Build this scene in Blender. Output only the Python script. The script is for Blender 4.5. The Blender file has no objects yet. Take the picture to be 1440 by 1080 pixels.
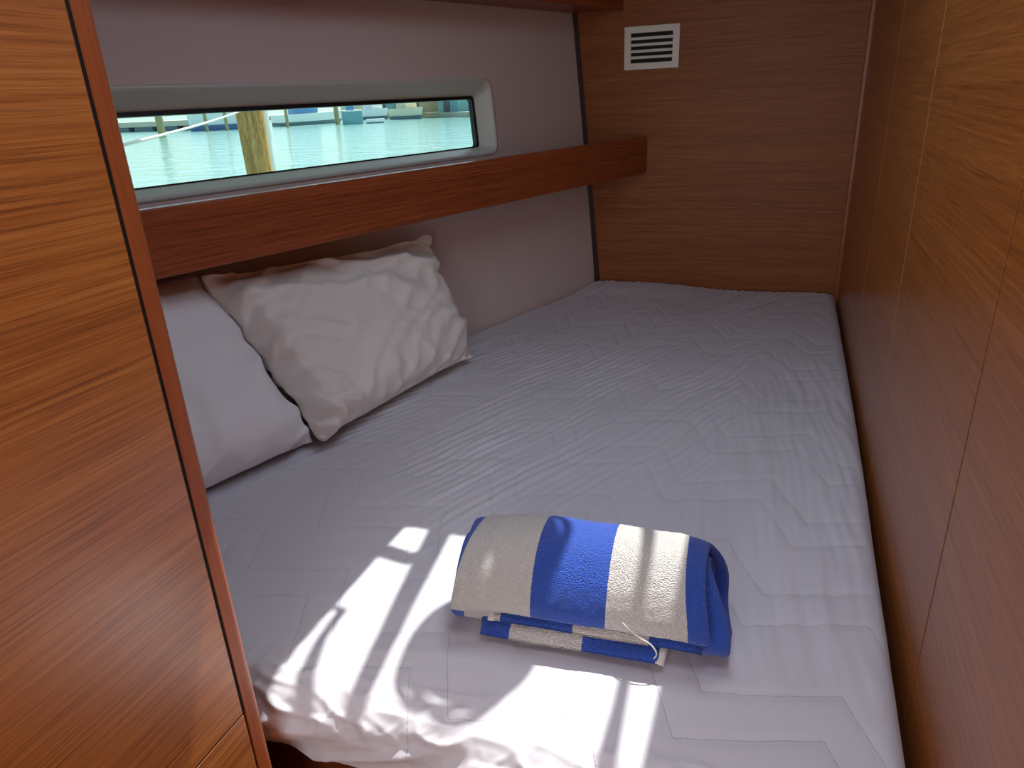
import bpy, bmesh, math, random
import numpy as np
from mathutils import Vector, Matrix

S = bpy.context.scene
C = S.collection
random.seed(4)

# ------------------------------------------------------------------ camera
cam_d = bpy.data.cameras.new('camera')
cam_d.sensor_width = 36.0
cam_d.lens = 36.0 * 1000.0 / 1440.0
cam_d.clip_start = 0.02
cam_d.clip_end = 500
cam = bpy.data.objects.new('camera', cam_d)
C.objects.link(cam)
R_ = Vector((0.93738512, 0.34535722, -0.04513893))
D_ = Vector((0.0909452, -0.36780544, -0.92544483))
F_ = Vector((-0.3362114, 0.86339305, -0.37618393))
m = Matrix.Identity(4)
for i in range(3):
    m[i][0] = R_[i]; m[i][1] = -D_[i]; m[i][2] = -F_[i]
m.translation = (0, 0, 1.45)
cam.matrix_world = m
S.camera = cam

# ------------------------------------------------------------------ light
S.view_settings.view_transform = 'Standard'
S.view_settings.look = 'None'
S.view_settings.gamma = 1.0
S.view_settings.use_curve_mapping = False
S.view_settings.exposure = 0.2

world = bpy.data.worlds.new('World')
S.world = world
world.use_nodes = True
wn = world.node_tree
bgn = wn.nodes['Background']
sky = wn.nodes.new('ShaderNodeTexSky')
sky.sky_type = 'NISHITA'
sky.sun_disc = False
sky.sun_elevation = math.radians(62)
sky.sun_rotation = math.radians(10)
sky.altitude = 0
sky.air_density = 1.0
sky.dust_density = 2.0
wn.links.new(sky.outputs[0], bgn.inputs['Color'])
bgn.inputs['Strength'].default_value = 0.25

SUN = Vector((-0.08, -0.42, -1.0)).normalized()
sd = bpy.data.lights.new('sun', 'SUN')
sd.energy = 5.8
sd.angle = math.radians(0.55)
sd.color = (1.0, 0.96, 0.9)
so = bpy.data.objects.new('sun', sd)
C.objects.link(so)
so.rotation_euler = SUN.to_track_quat('-Z', 'Y').to_euler()


def area(name, loc, direction, sx, sy, power, color):
    l = bpy.data.lights.new(name, 'AREA')
    l.shape = 'RECTANGLE'; l.size = sx; l.size_y = sy
    l.energy = power; l.color = color
    o = bpy.data.objects.new(name, l)
    C.objects.link(o)
    o.location = loc
    o.rotation_euler = Vector(direction).to_track_quat('-Z', 'Y').to_euler()
    return o


# daylight falling in through the deck hatch and the open doorway behind the camera, plus an added overhead fill
area('hatch_daylight', (-0.22, 1.1, 1.935), (0, 0, -1), 0.44, 0.50, 1.6, (0.66, 0.82, 1.0))
area('entry_fill', (0.02, 0.46, 1.93), (0.0, 0.15, -1), 0.22, 0.34, 1.5, (0.68, 0.82, 1.0))  # added fill for the pillows and mattress front, no known source
area('doorway_daylight', (-0.15, -0.78, 1.30), (0, 1, -0.1), 0.62, 1.0, 5.4, (1.0, 0.92, 0.86))


# ------------------------------------------------------------------ helpers
def lin(r, g, b):
    f = lambda c: (c / 255 / 12.92) if c / 255 <= 0.04045 else ((c / 255 + 0.055) / 1.055) ** 2.4
    return (f(r), f(g), f(b), 1.0)


def mat(name):
    x = bpy.data.materials.new(name); x.use_nodes = True
    return x, x.node_tree, x.node_tree.nodes['Principled BSDF']


def plain(name, col, rough=0.5, metal=0.0, noise=0.0, scale=60, bump=0.0):
    x, nt, p = mat(name)
    p.inputs['Roughness'].default_value = rough
    p.inputs['Metallic'].default_value = metal
    p.inputs['Base Color'].default_value = col
    tc = nt.nodes.new('ShaderNodeTexCoord')
    nz = nt.nodes.new('ShaderNodeTexNoise')
    nz.inputs['Scale'].default_value = scale
    nz.inputs['Detail'].default_value = 4
    nt.links.new(tc.outputs['Object'], nz.inputs['Vector'])
    if noise:
        mx = nt.nodes.new('ShaderNodeMix'); mx.data_type = 'RGBA'; mx.blend_type = 'MULTIPLY'
        mx.inputs[0].default_value = noise
        mx.inputs[6].default_value = col
        nt.links.new(nz.outputs['Color'], mx.inputs[7])
        nt.links.new(mx.outputs[2], p.inputs['Base Color'])
    if bump:
        b = nt.nodes.new('ShaderNodeBump')
        b.inputs['Strength'].default_value = 0.5
        b.inputs['Distance'].default_value = bump
        nt.links.new(nz.outputs[0], b.inputs['Height'])
        nt.links.new(b.outputs[0], p.inputs['Normal'])
    return x


def wood(name, dark, mid, light, axis, rough=0.3, fine=1.0, rotz=0.0, contrast=1.0, spec=0.5):
    """straight-grained teak veneer; axis = direction of the grain"""
    x, nt, p = mat(name)
    N = nt.nodes; L = nt.links
    tc = N.new('ShaderNodeTexCoord')
    rot = N.new('ShaderNodeMapping'); rot.inputs['Rotation'].default_value = (0, 0, rotz)
    L.new(tc.outputs['Object'], rot.inputs['Vector'])

    def streak(across, along, detail, off):
        mp = N.new('ShaderNodeMapping')
        sc = [across * fine] * 3
        sc['xyz'.index(axis)] = along
        mp.inputs['Scale'].default_value = sc
        mp.inputs['Location'].default_value = (off, off * 1.7, off * .6)
        L.new(rot.outputs[0], mp.inputs['Vector'])
        nz = N.new('ShaderNodeTexNoise')
        nz.inputs['Scale'].default_value = 1.0
        nz.inputs['Detail'].default_value = detail
        nz.inputs['Roughness'].default_value = 0.6
        L.new(mp.outputs[0], nz.inputs['Vector'])
        return nz.outputs[0]
    a = streak(26, 0.9, 3, 3.1)
    b = streak(230, 3.2, 3, 7.7)
    c = streak(760, 16.0, 2, 1.3)

    def mth(op, u, v):
        n = N.new('ShaderNodeMath'); n.operation = op
        for k, q in enumerate((u, v)):
            if isinstance(q, (int, float)): n.inputs[k].default_value = q
            else: L.new(q, n.inputs[k])
        return n.outputs[0]
    s = mth('ADD', mth('MULTIPLY', a, 0.20), mth('ADD', mth('MULTIPLY', b, 0.42), mth('MULTIPLY', c, 0.38)))
    cr = N.new('ShaderNodeValToRGB')
    e = cr.color_ramp.elements
    w = 0.15 / contrast
    e[0].position = 0.5 - w; e[0].color = dark
    e[1].position = 0.5 + w; e[1].color = light
    q = e.new(0.5); q.color = mid
    L.new(s, cr.inputs[0])
    dsh = streak(460, 7.0, 1, 5.9)
    mr = N.new('ShaderNodeMapRange'); mr.inputs['From Min'].default_value = 0.56; mr.inputs['From Max'].default_value = 0.70
    mr.inputs['To Min'].default_value = 0.0; mr.inputs['To Max'].default_value = 0.55 * min(1.0, contrast)
    L.new(dsh, mr.inputs['Value'])
    dm = N.new('ShaderNodeMix'); dm.data_type = 'RGBA'
    L.new(mr.outputs[0], dm.inputs[0]); L.new(cr.outputs[0], dm.inputs[6])
    dm.inputs[7].default_value = tuple(c_ * 0.55 for c_ in dark[:3]) + (1,)
    L.new(dm.outputs[2], p.inputs['Base Color'])
    p.inputs['Roughness'].default_value = rough
    p.inputs['Specular IOR Level'].default_value = spec
    bp = N.new('ShaderNodeBump'); bp.inputs['Strength'].default_value = 0.12; bp.inputs['Distance'].default_value = 0.001
    L.new(b, bp.inputs['Height']); L.new(bp.outputs[0], p.inputs['Normal'])
    return x


M = {}
TK = (lin(124, 66, 24), lin(170, 99, 42), lin(198, 128, 60))
M['teak_y'] = wood('teak veneer along', *TK, 'y', rough=0.28, fine=1.3, contrast=0.75)
M['teak_x'] = wood('teak veneer across', lin(120, 64, 30), lin(154, 88, 46), lin(178, 108, 58), 'x', rough=0.45, fine=1.0, contrast=0.8, spec=0.3)
M['teak_door'] = wood('teak door veneer', lin(136, 74, 26), lin(186, 110, 46), lin(210, 142, 70), 'y', rough=0.36, contrast=0.9, fine=1.3, spec=0.9)
_dp = M['teak_door'].node_tree.nodes['Principled BSDF']
_dp.inputs['Coat Weight'].default_value = 0.8; _dp.inputs['Coat Roughness'].default_value = 0.30; _dp.inputs['Coat IOR'].default_value = 1.7
M['teak_rail'] = wood('teak fiddle rail', lin(110, 50, 24), lin(152, 77, 42), lin(180, 100, 60), 'y', rough=0.32, rotz=math.atan2(0.321, 0.947), contrast=0.8)
M['teak_post'] = wood('solid teak lipping', lin(140, 68, 34), lin(166, 88, 48), lin(184, 104, 60), 'z', rough=0.35, contrast=0.5)
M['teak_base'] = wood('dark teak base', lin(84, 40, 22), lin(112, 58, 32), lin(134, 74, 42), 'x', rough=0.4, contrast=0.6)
M['black'] = plain('shadow gap black', lin(16, 13, 12), 0.7)
M['dark_trim'] = plain('dark corner bead', lin(52, 32, 24), 0.5)
M['liner'] = plain('grey woven hull lining', lin(228, 208, 202), 0.85, noise=0.12, scale=420, bump=0.0006)
M['gelcoat'] = plain('white moulded frame', lin(214, 214, 208), 0.35)
M['gasket'] = plain('black rubber gasket', lin(14, 14, 15), 0.5)
M['white_plastic'] = plain('off white grille plastic', lin(244, 238, 226), 0.45)
M['headliner'] = plain('cream headliner', lin(214, 206, 196), 0.8, noise=0.1, scale=200)
M['floor'] = wood('cabin sole', *TK, 'y', rough=0.4)
M['seam_light'] = plain('pale veneer edge', lin(196, 142, 78), 0.4)


def obj(name, verts, faces, material, parent=None, smooth=False, bevel=0.0, kind=None, edges=()):
    me = bpy.data.meshes.new(name)
    me.from_pydata([tuple(v) for v in verts], list(edges), [tuple(f) for f in faces])
    me.update()
    if material: me.materials.append(material)
    if smooth:
        me.polygons.foreach_set('use_smooth', [True] * len(me.polygons))
    o = bpy.data.objects.new(name, me)
    C.objects.link(o)
    if parent is not None:
        o.parent = parent
        o.matrix_parent_inverse = Matrix.Translation(-Vector(parent.location))
    if bevel:
        b = o.modifiers.new('bevel', 'BEVEL'); b.width = bevel; b.segments = 3; b.limit_method = 'ANGLE'
        me.polygons.foreach_set('use_smooth', [True] * len(me.polygons))
        wnm = o.modifiers.new('wn', 'WEIGHTED_NORMAL'); wnm.keep_sharp = True
    if kind: o['kind'] = kind
    return o


def empty(name, loc, label, cat, group=None):
    o = bpy.data.objects.new(name, None)
    o.empty_display_size = 0.1
    C.objects.link(o)
    o.location = loc
    return tag(o, label, cat, group)


def tag(o, label, cat, group=None):
    o['label'] = label; o['category'] = cat
    if group: o['group'] = group
    return o


class MB:
    def __init__(s): s.v = []; s.f = []

    def add(s, V, Fc):
        k = len(s.v)
        s.v += [tuple(p) for p in V]; s.f += [tuple(i + k for i in f) for f in Fc]
        return s

    def box(s, x0, x1, y0, y1, z0, z1):
        V = [(x0, y0, z0), (x1, y0, z0), (x1, y1, z0), (x0, y1, z0), (x0, y0, z1), (x1, y0, z1), (x1, y1, z1), (x0, y1, z1)]
        return s.add(V, [(0, 3, 2, 1), (4, 5, 6, 7), (0, 1, 5, 4), (1, 2, 6, 5), (2, 3, 7, 6), (3, 0, 4, 7)])

    def obox(s, o, a, b, c):
        """box with corner o and edge vectors a, b, c (right handed)"""
        o, a, b, c = (np.array(q, float) for q in (o, a, b, c))
        V = [o, o + a, o + a + b, o + b, o + c, o + a + c, o + a + b + c, o + b + c]
        return s.add(V, [(0, 3, 2, 1), (4, 5, 6, 7), (0, 1, 5, 4), (1, 2, 6, 5), (2, 3, 7, 6), (3, 0, 4, 7)])

    def prism(s, pts, ext):
        n = len(pts); e = np.array(ext, float)
        P = [np.array(p, float) for p in pts]
        return s.add(P + [p + e for p in P], [tuple(range(n))[::-1], tuple(range(n, 2 * n))] + [(i, (i + 1) % n, n + (i + 1) % n, n + i) for i in range(n)])

    def tube(s, pts, r, seg=10, cap=True):
        P = [Vector(p) for p in pts]; n = len(P)
        rr = r if isinstance(r, (list, tuple)) else [r] * n
        V = []; Fc = []
        up = Vector((0, 0, 1)); prev = None
        for i in range(n):
            t = (P[min(i + 1, n - 1)] - P[max(i - 1, 0)]).normalized()
            if prev is None:
                u = t.cross(up if abs(t.z) < 0.9 else Vector((1, 0, 0))).normalized()
            else:
                u = (prev - t * prev.dot(t)).normalized()
            prev = u; w = t.cross(u)
            for k in range(seg):
                a = 2 * math.pi * k / seg
                V.append(P[i] + (u * math.cos(a) + w * math.sin(a)) * rr[i])
        for i in range(n - 1):
            for k in range(seg):
                k2 = (k + 1) % seg
                Fc.append((i * seg + k, i * seg + k2, (i + 1) * seg + k2, (i + 1) * seg + k))
        if cap:
            Fc.append(tuple(range(seg))[::-1]); Fc.append(tuple(range((n - 1) * seg, n * seg)))
        return s.add(V, Fc)

    def build(s, name, material, parent=None, **k): return obj(name, s.v, s.f, material, parent, **k)


# vectorised gradient noise
_rng = np.random.RandomState(11)
_perm = np.tile(_rng.permutation(256), 3)
_ang = _rng.rand(256) * 2 * np.pi
_gx, _gy = np.cos(_ang), np.sin(_ang)


def pn(x, y):
    x = np.asarray(x, float); y = np.asarray(y, float)
    xi = np.floor(x).astype(int); yi = np.floor(y).astype(int)
    xf = x - xi; yf = y - yi; xi &= 255; yi &= 255
    f = lambda t: t * t * t * (t * (t * 6 - 15) + 10)
    u, v = f(xf), f(yf)

    def g(a, b, dx, dy):
        h = _perm[_perm[(xi + a) & 255] + ((yi + b) & 255)]
        return _gx[h] * dx + _gy[h] * dy
    n0 = g(0, 0, xf, yf) * (1 - u) + g(1, 0, xf - 1, yf) * u
    n1 = g(0, 1, xf, yf - 1) * (1 - u) + g(1, 1, xf - 1, yf - 1) * u
    return (n0 * (1 - v) + n1 * v) * 1.5


def sstep(a, b, x):
    t = np.clip((x - a) / (b - a), 0, 1); return t * t * (3 - 2 * t)


# ------------------------------------------------------------------ setting: the cabin shell
BZ = 0.80                      # top of the mattress
XR = 0.19                      # right wall face
YB = 2.503                     # rear bulkhead face
HB = np.array((-0.624, 2.503, 0.803))
HD = np.array((0.3210, 0.9471, 0.0)); HD /= np.linalg.norm(HD)
HN = np.array((0.94391, -0.31995, 0.08157)); HN /= np.linalg.norm(HN)
HU = np.array((-0.07726, 0.02619, 0.99667)); HU /= np.linalg.norm(HU)


def hull(s, t, off=0.0):
    return HB + HD * s + HU * t + HN * off


def hull_x(y, z):
    return (HN @ HB - HN[1] * y - HN[2] * z) / HN[0]


MB().box(-2.2, 0.4, -1.0, 2.62, -0.05, 0.0).build('floor', M['floor'], kind='structure')
MB().prism([(hull_x(YB, 0) - .03, YB, 0), (0.30, YB, 0), (0.30, YB, 1.95), (hull_x(YB, 1.95) - .03, YB, 1.95)], (0, 0.04, 0)).build('wall_back', M['teak_x'], kind='structure')

# right wall: veneered panels on a dark backing
wr = MB().box(XR + 0.012, XR + 0.05, -0.9, YB, 0.0, 1.95).build('wall_right', M['black'], kind='structure')
ys = [-0.9, 0.742, 1.284, 1.782, YB - 0.014]
for i in range(4):
    a, b = ys[i], ys[i + 1]
    ga, gb = (0.0022 if i == 1 else 0.003 if i else 0), (0.0022 if i == 0 else 0.003 if i < 3 else 0)
    MB().box(XR, XR + 0.012, a + ga, b - gb, 0.0, 1.95).build('panel', M['teak_y'], wr)
MB().box(XR + 0.0007, XR + 0.012, 0.742 - 0.0022, 0.742 + 0.0030, 0.0, 1.95).build('panel_gap', M['black'], wr)
for yy in (1.284, 1.782):
    MB().box(XR + 0.0002, XR + 0.012, yy - 0.003, yy + 0.003, 0.0, 1.95).build('panel_edging', M['seam_light'], wr)
MB().box(XR - 0.010, XR + 0.012, YB - 0.011, YB - 0.001, 0.0, 1.95).build('trim_1', M['teak_post'], kind='structure', bevel=0.003)

# hull lining with an opening for the portlight
W_S0, W_S1, W_T0, W_T1 = -1.86, -0.475, 0.491, 0.695


def rrect(s0, s1, t0, t1, r, n=8):
    out = []
    for cx, cy, a0 in ((s1 - r, t1 - r, 0), (s0 + r, t1 - r, 90), (s0 + r, t0 + r, 180), (s1 - r, t0 + r, 270)):
        for k in range(n + 1):
            a = math.radians(a0 + 90 * k / n); out.append((cx + r * math.cos(a), cy + r * math.sin(a)))
    return out


def plate_with_hole(outer, hole, f):
    bm = bmesh.new()
    def loop(L):
        vs = [bm.verts.new(f(*p)) for p in L]
        return [bm.edges.new((vs[i], vs[(i + 1) % len(vs)])) for i in range(len(vs))]
    e = loop(outer) + loop(hole)
    bmesh.ops.triangle_fill(bm, use_beauty=True, use_dissolve=False, edges=e)
    bmesh.ops.recalc_face_normals(bm, faces=bm.faces)
    bm.verts.index_update()
    V = [tuple(v.co) for v in bm.verts]; Fc = [tuple(v.index for v in q.verts) for q in bm.faces]
    bm.free()
    return V, Fc


V, Fc = plate_with_hole([(-3.4, -0.8), (-0.007, -0.8), (-0.012, 1.25), (-3.4, 1.25)], rrect(W_S0, W_S1, W_T0, W_T1, 0.03), lambda s, t: hull(s, t))
n = len(V)
V2 = V + [tuple(np.array(v) - HN * 0.03) for v in V]
F2 = []
nz = np.cross(np.array(V[Fc[0][1]]) - np.array(V[Fc[0][0]]), np.array(V[Fc[0][2]]) - np.array(V[Fc[0][0]]))
Fc = [f if nz @ HN > 0 else f[::-1] for f in Fc]
edge_count = {}
for f in Fc:
    for i in range(3):
        a, b = f[i], f[(i + 1) % 3]; edge_count[(a, b)] = 1
F2 = [tuple(f) for f in Fc] + [tuple(i + n for i in f[::-1]) for f in Fc]
for (a, b) in edge_count:
    if (b, a) not in edge_count: F2.append((b, a, a + n, b + n))
obj('wall_left', V2, F2, M['liner'], kind='structure')
MB().prism([(hull_x(YB, 0.1) - .008, YB, 0.1), (hull_x(YB, 0.1) + .015, YB, 0.1), (hull_x(YB, 1.9) + .015, YB, 1.9), (hull_x(YB, 1.9) - .008, YB, 1.9)], (0, -0.003, 0)).build('trim_2', M['dark_trim'], kind='structure')

# portlight: moulded white frame, black gasket, tinted pane
win = bpy.data.objects.new('window_1', None); C.objects.link(win); win['kind'] = 'structure'
win.location = hull(-1.1, 0.58)
lay = [(rrect(W_S0 - .004, W_S1 + .004, W_T0 - .004, W_T1 + .004, 0.034), 0.0005),
       (rrect(W_S0 - .002, W_S1 + .002, W_T0 - .002, W_T1 + .002, 0.032), 0.005),
       (rrect(W_S0 + .004, W_S1 - .004, W_T0 + .0035, W_T1 - .004, 0.028), 0.0055),
       (rrect(W_S0 + .008, W_S1 - .008, W_T0 + .006, W_T1 - .008, 0.025), 0.002),
       (rrect(W_S0 + .032, W_S1 - .030, W_T0 + .020, W_T1 - .036, 0.014), -0.032),
       (rrect(W_S0 + .040, W_S1 - .036, W_T0 + .022, W_T1 - .040, 0.011), -0.036),
       (rrect(W_S0 + .041, W_S1 - .037, W_T0 + .023, W_T1 - .041, 0.011), -0.046)]
V = []; Fc = []
for L, off in lay: V += [hull(s, t, off) for s, t in L]
n = len(lay[0][0])
for j in range(len(lay) - 1):
    for i in range(n):
        i2 = (i + 1) % n; Fc.append((j * n + i, j * n + i2, (j + 1) * n + i2, (j + 1) * n + i))
fr = obj('window_frame', V, Fc, M['gelcoat'], win, smooth=True)
gl = [(rrect(W_S0 + .040, W_S1 - .036, W_T0 + .022, W_T1 - .040, 0.011), -0.037),
      (rrect(W_S0 + .048, W_S1 - .046, W_T0 + .0255, W_T1 - .049, 0.010), -0.037),
      (rrect(W_S0 + .048, W_S1 - .046, W_T0 + .0255, W_T1 - .049, 0.010), -0.052),
      (rrect(W_S0 + .030, W_S1 - .030, W_T0 + .015, W_T1 - .035, 0.011), -0.052)]
V = []; Fc = []
for L, off in gl: V += [hull(s, t, off) for s, t in L]
for j in range(len(gl) - 1):
    for i in range(n):
        i2 = (i + 1) % n; Fc.append((j * n + i, j * n + i2, (j + 1) * n + i2, (j + 1) * n + i))
obj('gasket', V, Fc, M['gasket'], win)
gm, gnt, gp = mat('tinted pane')
gnt.nodes.remove(gp)
tr = gnt.nodes.new('ShaderNodeBsdfTransparent'); tr.inputs[0].default_value = (0.90, 0.97, 0.92, 1)
gs = gnt.nodes.new('ShaderNodeBsdfGlossy'); gs.inputs['Roughness'].default_value = 0.02
mxs = gnt.nodes.new('ShaderNodeMixShader'); mxs.inputs[0].default_value = 0.03
gnt.links.new(tr.outputs[0], mxs.inputs[1]); gnt.links.new(gs.outputs[0], mxs.inputs[2])
gnt.links.new(mxs.outputs[0], gnt.nodes['Material Output'].inputs[0])
L = rrect(W_S0 + .040, W_S1 - .036, W_T0 + .021, W_T1 - .041, 0.011)
MB().prism([hull(s, t, -0.050) for s, t in L], -HN * 0.006).build('pane', gm, win)

# overhead and the bulkhead with the doorway behind the camera
HX0, HX1, HY0, HY1 = -0.444, 0.010, 0.82, 1.372
cb_ = MB().box(-2.2, HX0, HY0, HY1, 1.95, 2.0).box(HX1, 0.4, HY0, HY1, 1.95, 2.0).box(-2.2, 0.4, 0.66, HY0, 1.95, 2.0).box(-2.2, 0.4, HY1, 2.6, 1.95, 2.0)
cb_.box(-2.2, 0.4, -1.0, 0.26, 1.95, 2.0).box(-2.2, -0.12, 0.26, 0.66, 1.95, 2.0).box(0.15, 0.4, 0.26, 0.66, 1.95, 2.0)  # extra opening cut for the added overhead fill lamp
cb_.build('ceiling', M['headliner'], kind='structure')
MB().box(-2.2, -0.48, -0.94, -0.9, 0, 1.95).box(XR, 0.4, -0.94, -0.9, 0, 1.95).box(-0.48, XR, -0.94, -0.9, 1.85, 1.95).build('wall_front', M['teak_x'], kind='structure')

# ------------------------------------------------------------------ wardrobe on the left
XW = -0.50
wd = empty('wardrobe', (-0.8, 0.0, 0.0), 'tall teak wardrobe with a grooved door at the left edge, beside the mattress foot', 'wardrobe')
MB().box(-1.15, XW - 0.02, -0.55, 0.445, 0.0, 1.94).build('carcass', M['teak_base'], wd)
MB().box(XW - 0.02, XW, -0.5, 0.4335, 0.8425, 1.94).build('door', M['teak_door'], wd, bevel=0.0012)
MB().box(XW - 0.02, XW, -0.5, 0.4345, 0.02, 0.8408).build('lower_panel', M['teak_door'], wd, bevel=0.0012)
MB().box(XW - 0.021, XW - 0.0007, 0.4330, 0.4374, 0.8425, 1.94).box(XW - 0.021, XW - 0.0007, -0.5, 0.4340, 0.8404, 0.8428).build('shadow_gap', M['black'], wd)
pv = [(XW, 0.4372), (XW + .0005, 0.4372), (XW + .0005, 0.449)]
for k in range(1, 7):
    a = math.radians(90 * k / 6); pv.append((XW + .0005 - 0.011 * (1 - math.cos(a)), 0.449 + 0.011 * math.sin(a)))
pv += [(XW - 0.03, 0.46), (XW - 0.03, 0.4372)]
pb = MB().prism([(a, b, 0.0) for a, b in pv], (0, 0, 1.94))
pb.build('post', M['teak_post'], wd)['label'] = 'rounded solid reddish edge post'

# ------------------------------------------------------------------ berth base
be = empty('berth_base', (-0.5, 1.5, 0.0), 'dark teak berth base seen under the mattress hem at lower left', 'bed base')
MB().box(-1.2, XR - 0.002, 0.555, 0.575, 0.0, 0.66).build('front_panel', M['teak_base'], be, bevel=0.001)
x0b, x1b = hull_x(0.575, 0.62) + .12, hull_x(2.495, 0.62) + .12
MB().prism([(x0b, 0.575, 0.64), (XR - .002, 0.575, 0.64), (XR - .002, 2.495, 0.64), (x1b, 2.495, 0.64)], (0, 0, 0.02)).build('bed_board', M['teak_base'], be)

# ------------------------------------------------------------------ shelf rail, upper locker
RT = np.array((-0.4445, 2.5015, 0.0)); RN = np.array((HD[1], -HD[0], 0.0))
sh = empty('shelf', tuple(RT + HD * -0.8 + np.array((0, 0, 1.19))), 'long teak shelf with a tall front rail below the window', 'shelf')
MB().obox(RT + HD * -1.86 + np.array((0, 0, 1.1865)), HD * 1.853, -RN * 0.022, (0, 0, 0.116)).build('fiddle_rail', M['teak_rail'], sh, bevel=0.003)
pts = [RT + HD * -1.86 - RN * .022, RT - RN * .022 + HD * -.03]
q1 = hull(-0.012, 0.394, 0.002); q0 = hull(-1.80, 0.394, 0.002)
MB().prism([(pts[0][0], pts[0][1], 1.195), (pts[1][0], pts[1][1], 1.195), (q1[0], q1[1], 1.195), (q0[0], q0[1], 1.195)], (0, 0, 0.014)).build('shelf_board', M['teak_rail'], sh)
UT = np.array((-0.5335, 2.5015, 0.0))
up = empty('overhead_locker', tuple(UT + HD * -0.8 + np.array((0, 0, 1.7))), 'dark teak overhead locker along the top of the grey lining', 'locker')
MB().obox(UT + HD * -1.8 + np.array((0, 0, 1.683)), HD * 1.80, -RN * 0.02, (0, 0, 0.25)).build('front_board', M['teak_rail'], up, bevel=0.002)
q1 = hull(-0.012, 0.89, 0.001); q0 = hull(-1.80, 0.89, 0.001); p0 = UT + HD * -1.8 - RN * .02; p1 = UT - RN * .02 + HD * -.02
MB().prism([(p0[0], p0[1], 1.686), (p1[0], p1[1], 1.686), (q1[0], q1[1], 1.686), (q0[0], q0[1], 1.686)], (0, 0, 0.014)).build('bottom_board', M['teak_rail'], up)

# ------------------------------------------------------------------ air vent
vt = empty('air_vent', (-0.441, YB, 1.57), 'small white louvred air vent grille high on the rear wood bulkhead', 'vent')
V, Fc = plate_with_hole([(-.087, -.063), (.087, -.063), (.087, .063), (-.087, .063)], [(-.066, -.0435), (.066, -.0435), (.066, .0435), (-.066, .0435)], lambda a, b: (-0.441 + a, YB - 0.0065, 1.570 + b))
vf = obj('frame', V, Fc, M['white_plastic'], vt)
sm = vf.modifiers.new('sol', 'SOLIDIFY'); sm.thickness = 0.006; sm.offset = 0
nrm = vf.data.polygons[0].normal
bv = vf.modifiers.new('bev', 'BEVEL'); bv.width = 0.001; bv.segments = 2; bv.limit_method = 'ANGLE'
MB().box(-0.441 - .068, -0.441 + .068, YB - 0.0025, YB - 0.0005, 1.57 - .046, 1.57 + .046).build('backing', M['black'], vt)
for k in range(4):
    zc = 1.570 + 0.0435 - 0.087 * (k + 0.86) / 4.72
    pr = [(YB - 0.0075, zc + 0.0042), (YB - 0.0085, zc + 0.0024), (YB - 0.0070, zc - 0.0036), (YB - 0.0050, zc - 0.0042), (YB - 0.0035, zc - 0.0036), (YB - 0.0055, zc + 0.0036)]
    MB().prism([(-0.441 - .0668, a, b) for a, b in pr], (0.1336, 0, 0)).build('slat', M['white_plastic'], vt)

# ------------------------------------------------------------------ mattress with quilted cover
def zig(x, y):
    p = (x - 0.297 * (y - 1.133) + 0.127) / 0.23
    p = p - np.floor(p)
    T = np.where(p < 0.6, p / 0.6, (1 - p) / 0.4) * 0.106
    wob = 0.006 * pn(x * 9 + 3, y * 9) + 0.002 * pn(x * 31, y * 31 + 5)
    return (y + 0.39 * x - T + wob - 1.004) / 0.224


def ridged(x, y): return 1 - np.abs(pn(x, y)) * 1.6


def drop(e, r, depth):
    """e = arc distance from the flat top; returns (outward run, fall)"""
    a = np.clip(e / r, 0, math.pi / 2)
    run = r * np.sin(a); fall = r * (1 - np.cos(a))
    return run, fall + np.clip(e - r * math.pi / 2, 0, None)


YF, YE = 0.500, 2.500
rf, rr_, rb, rl = 0.045, 0.028, 0.03, 0.025
ny_main = 620
side = 0.070
# arc coordinate in y (front side, top, rear side)
ea = np.concatenate([np.linspace(-(rf * 1.571 + side), 0, 60)[:-1], np.linspace(0, 1, ny_main) ** 1.25 * (YE - rb - YF - rf), (YE - rb - YF - rf) + np.linspace(0, rb * 1.571 + 0.05, 14)[1:]])
Ltop = YE - rb - YF - rf
nx_main = 430
ux = np.concatenate([-np.linspace(1, 0, 14)[:-1] * 1.0, np.linspace(0, 1, nx_main), 1 + np.linspace(0, 1, 26)[1:]])
EA, UX = np.meshgrid(ea, ux, indexing='ij')
run, fall_f = drop(np.clip(-EA, 0, None), rf, side)
runb, fall_b = drop(np.clip(EA - Ltop, 0, None), rb, 0.05)
Y0 = YF + rf + np.clip(EA, 0, Ltop) - run + runb
xl = hull_x(Y0, BZ) + 0.006 + rl
xr = 0.183 - rr_ - 0.010 * sstep(1.7, 0.5, Y0)
rune, fall_r = drop(np.clip(UX - 1, 0, None) * (rr_ * 1.571 + 0.10), rr_, 0.1)
runw, fall_l = drop(np.clip(-UX, 0, None) * (rl * 1.571 + 0.03), rl, 0.03)
X0 = xl + np.clip(UX, 0, 1) * (xr - xl) + rune - runw
sidey = np.clip(fall_f / 0.045, 0, 1)
Z0 = BZ - np.maximum.reduce([fall_f, fall_b, fall_r, fall_l]) - 0.25 * np.minimum(fall_f, fall_r)
# front outline is a little wavy and leans back at the hem
Y0 = Y0 + sidey * (0.012 * pn(X0 * 5 + 2, 0.3 + 0 * X0)) + 0.03 * np.clip(fall_f - 0.05, 0, None) / 0.08
q = zig(X0, np.clip(Y0, 0.4, 3))
fq = q - np.floor(q)
d1 = np.minimum(fq, 1 - fq) * 0.224; d2 = np.abs(fq - 0.357) * 0.224
dl = np.minimum(d1, d2)
top = (1 - np.clip(fall_f / 0.03, 0, 1)) * (1 - np.clip(np.maximum(fall_r, fall_l) / 0.02, 0, 1)) * (1 - np.clip(fall_b / 0.02, 0, 1))
W = 0.0011 * (1 - np.exp(-(dl / 0.010) ** 2))
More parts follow.
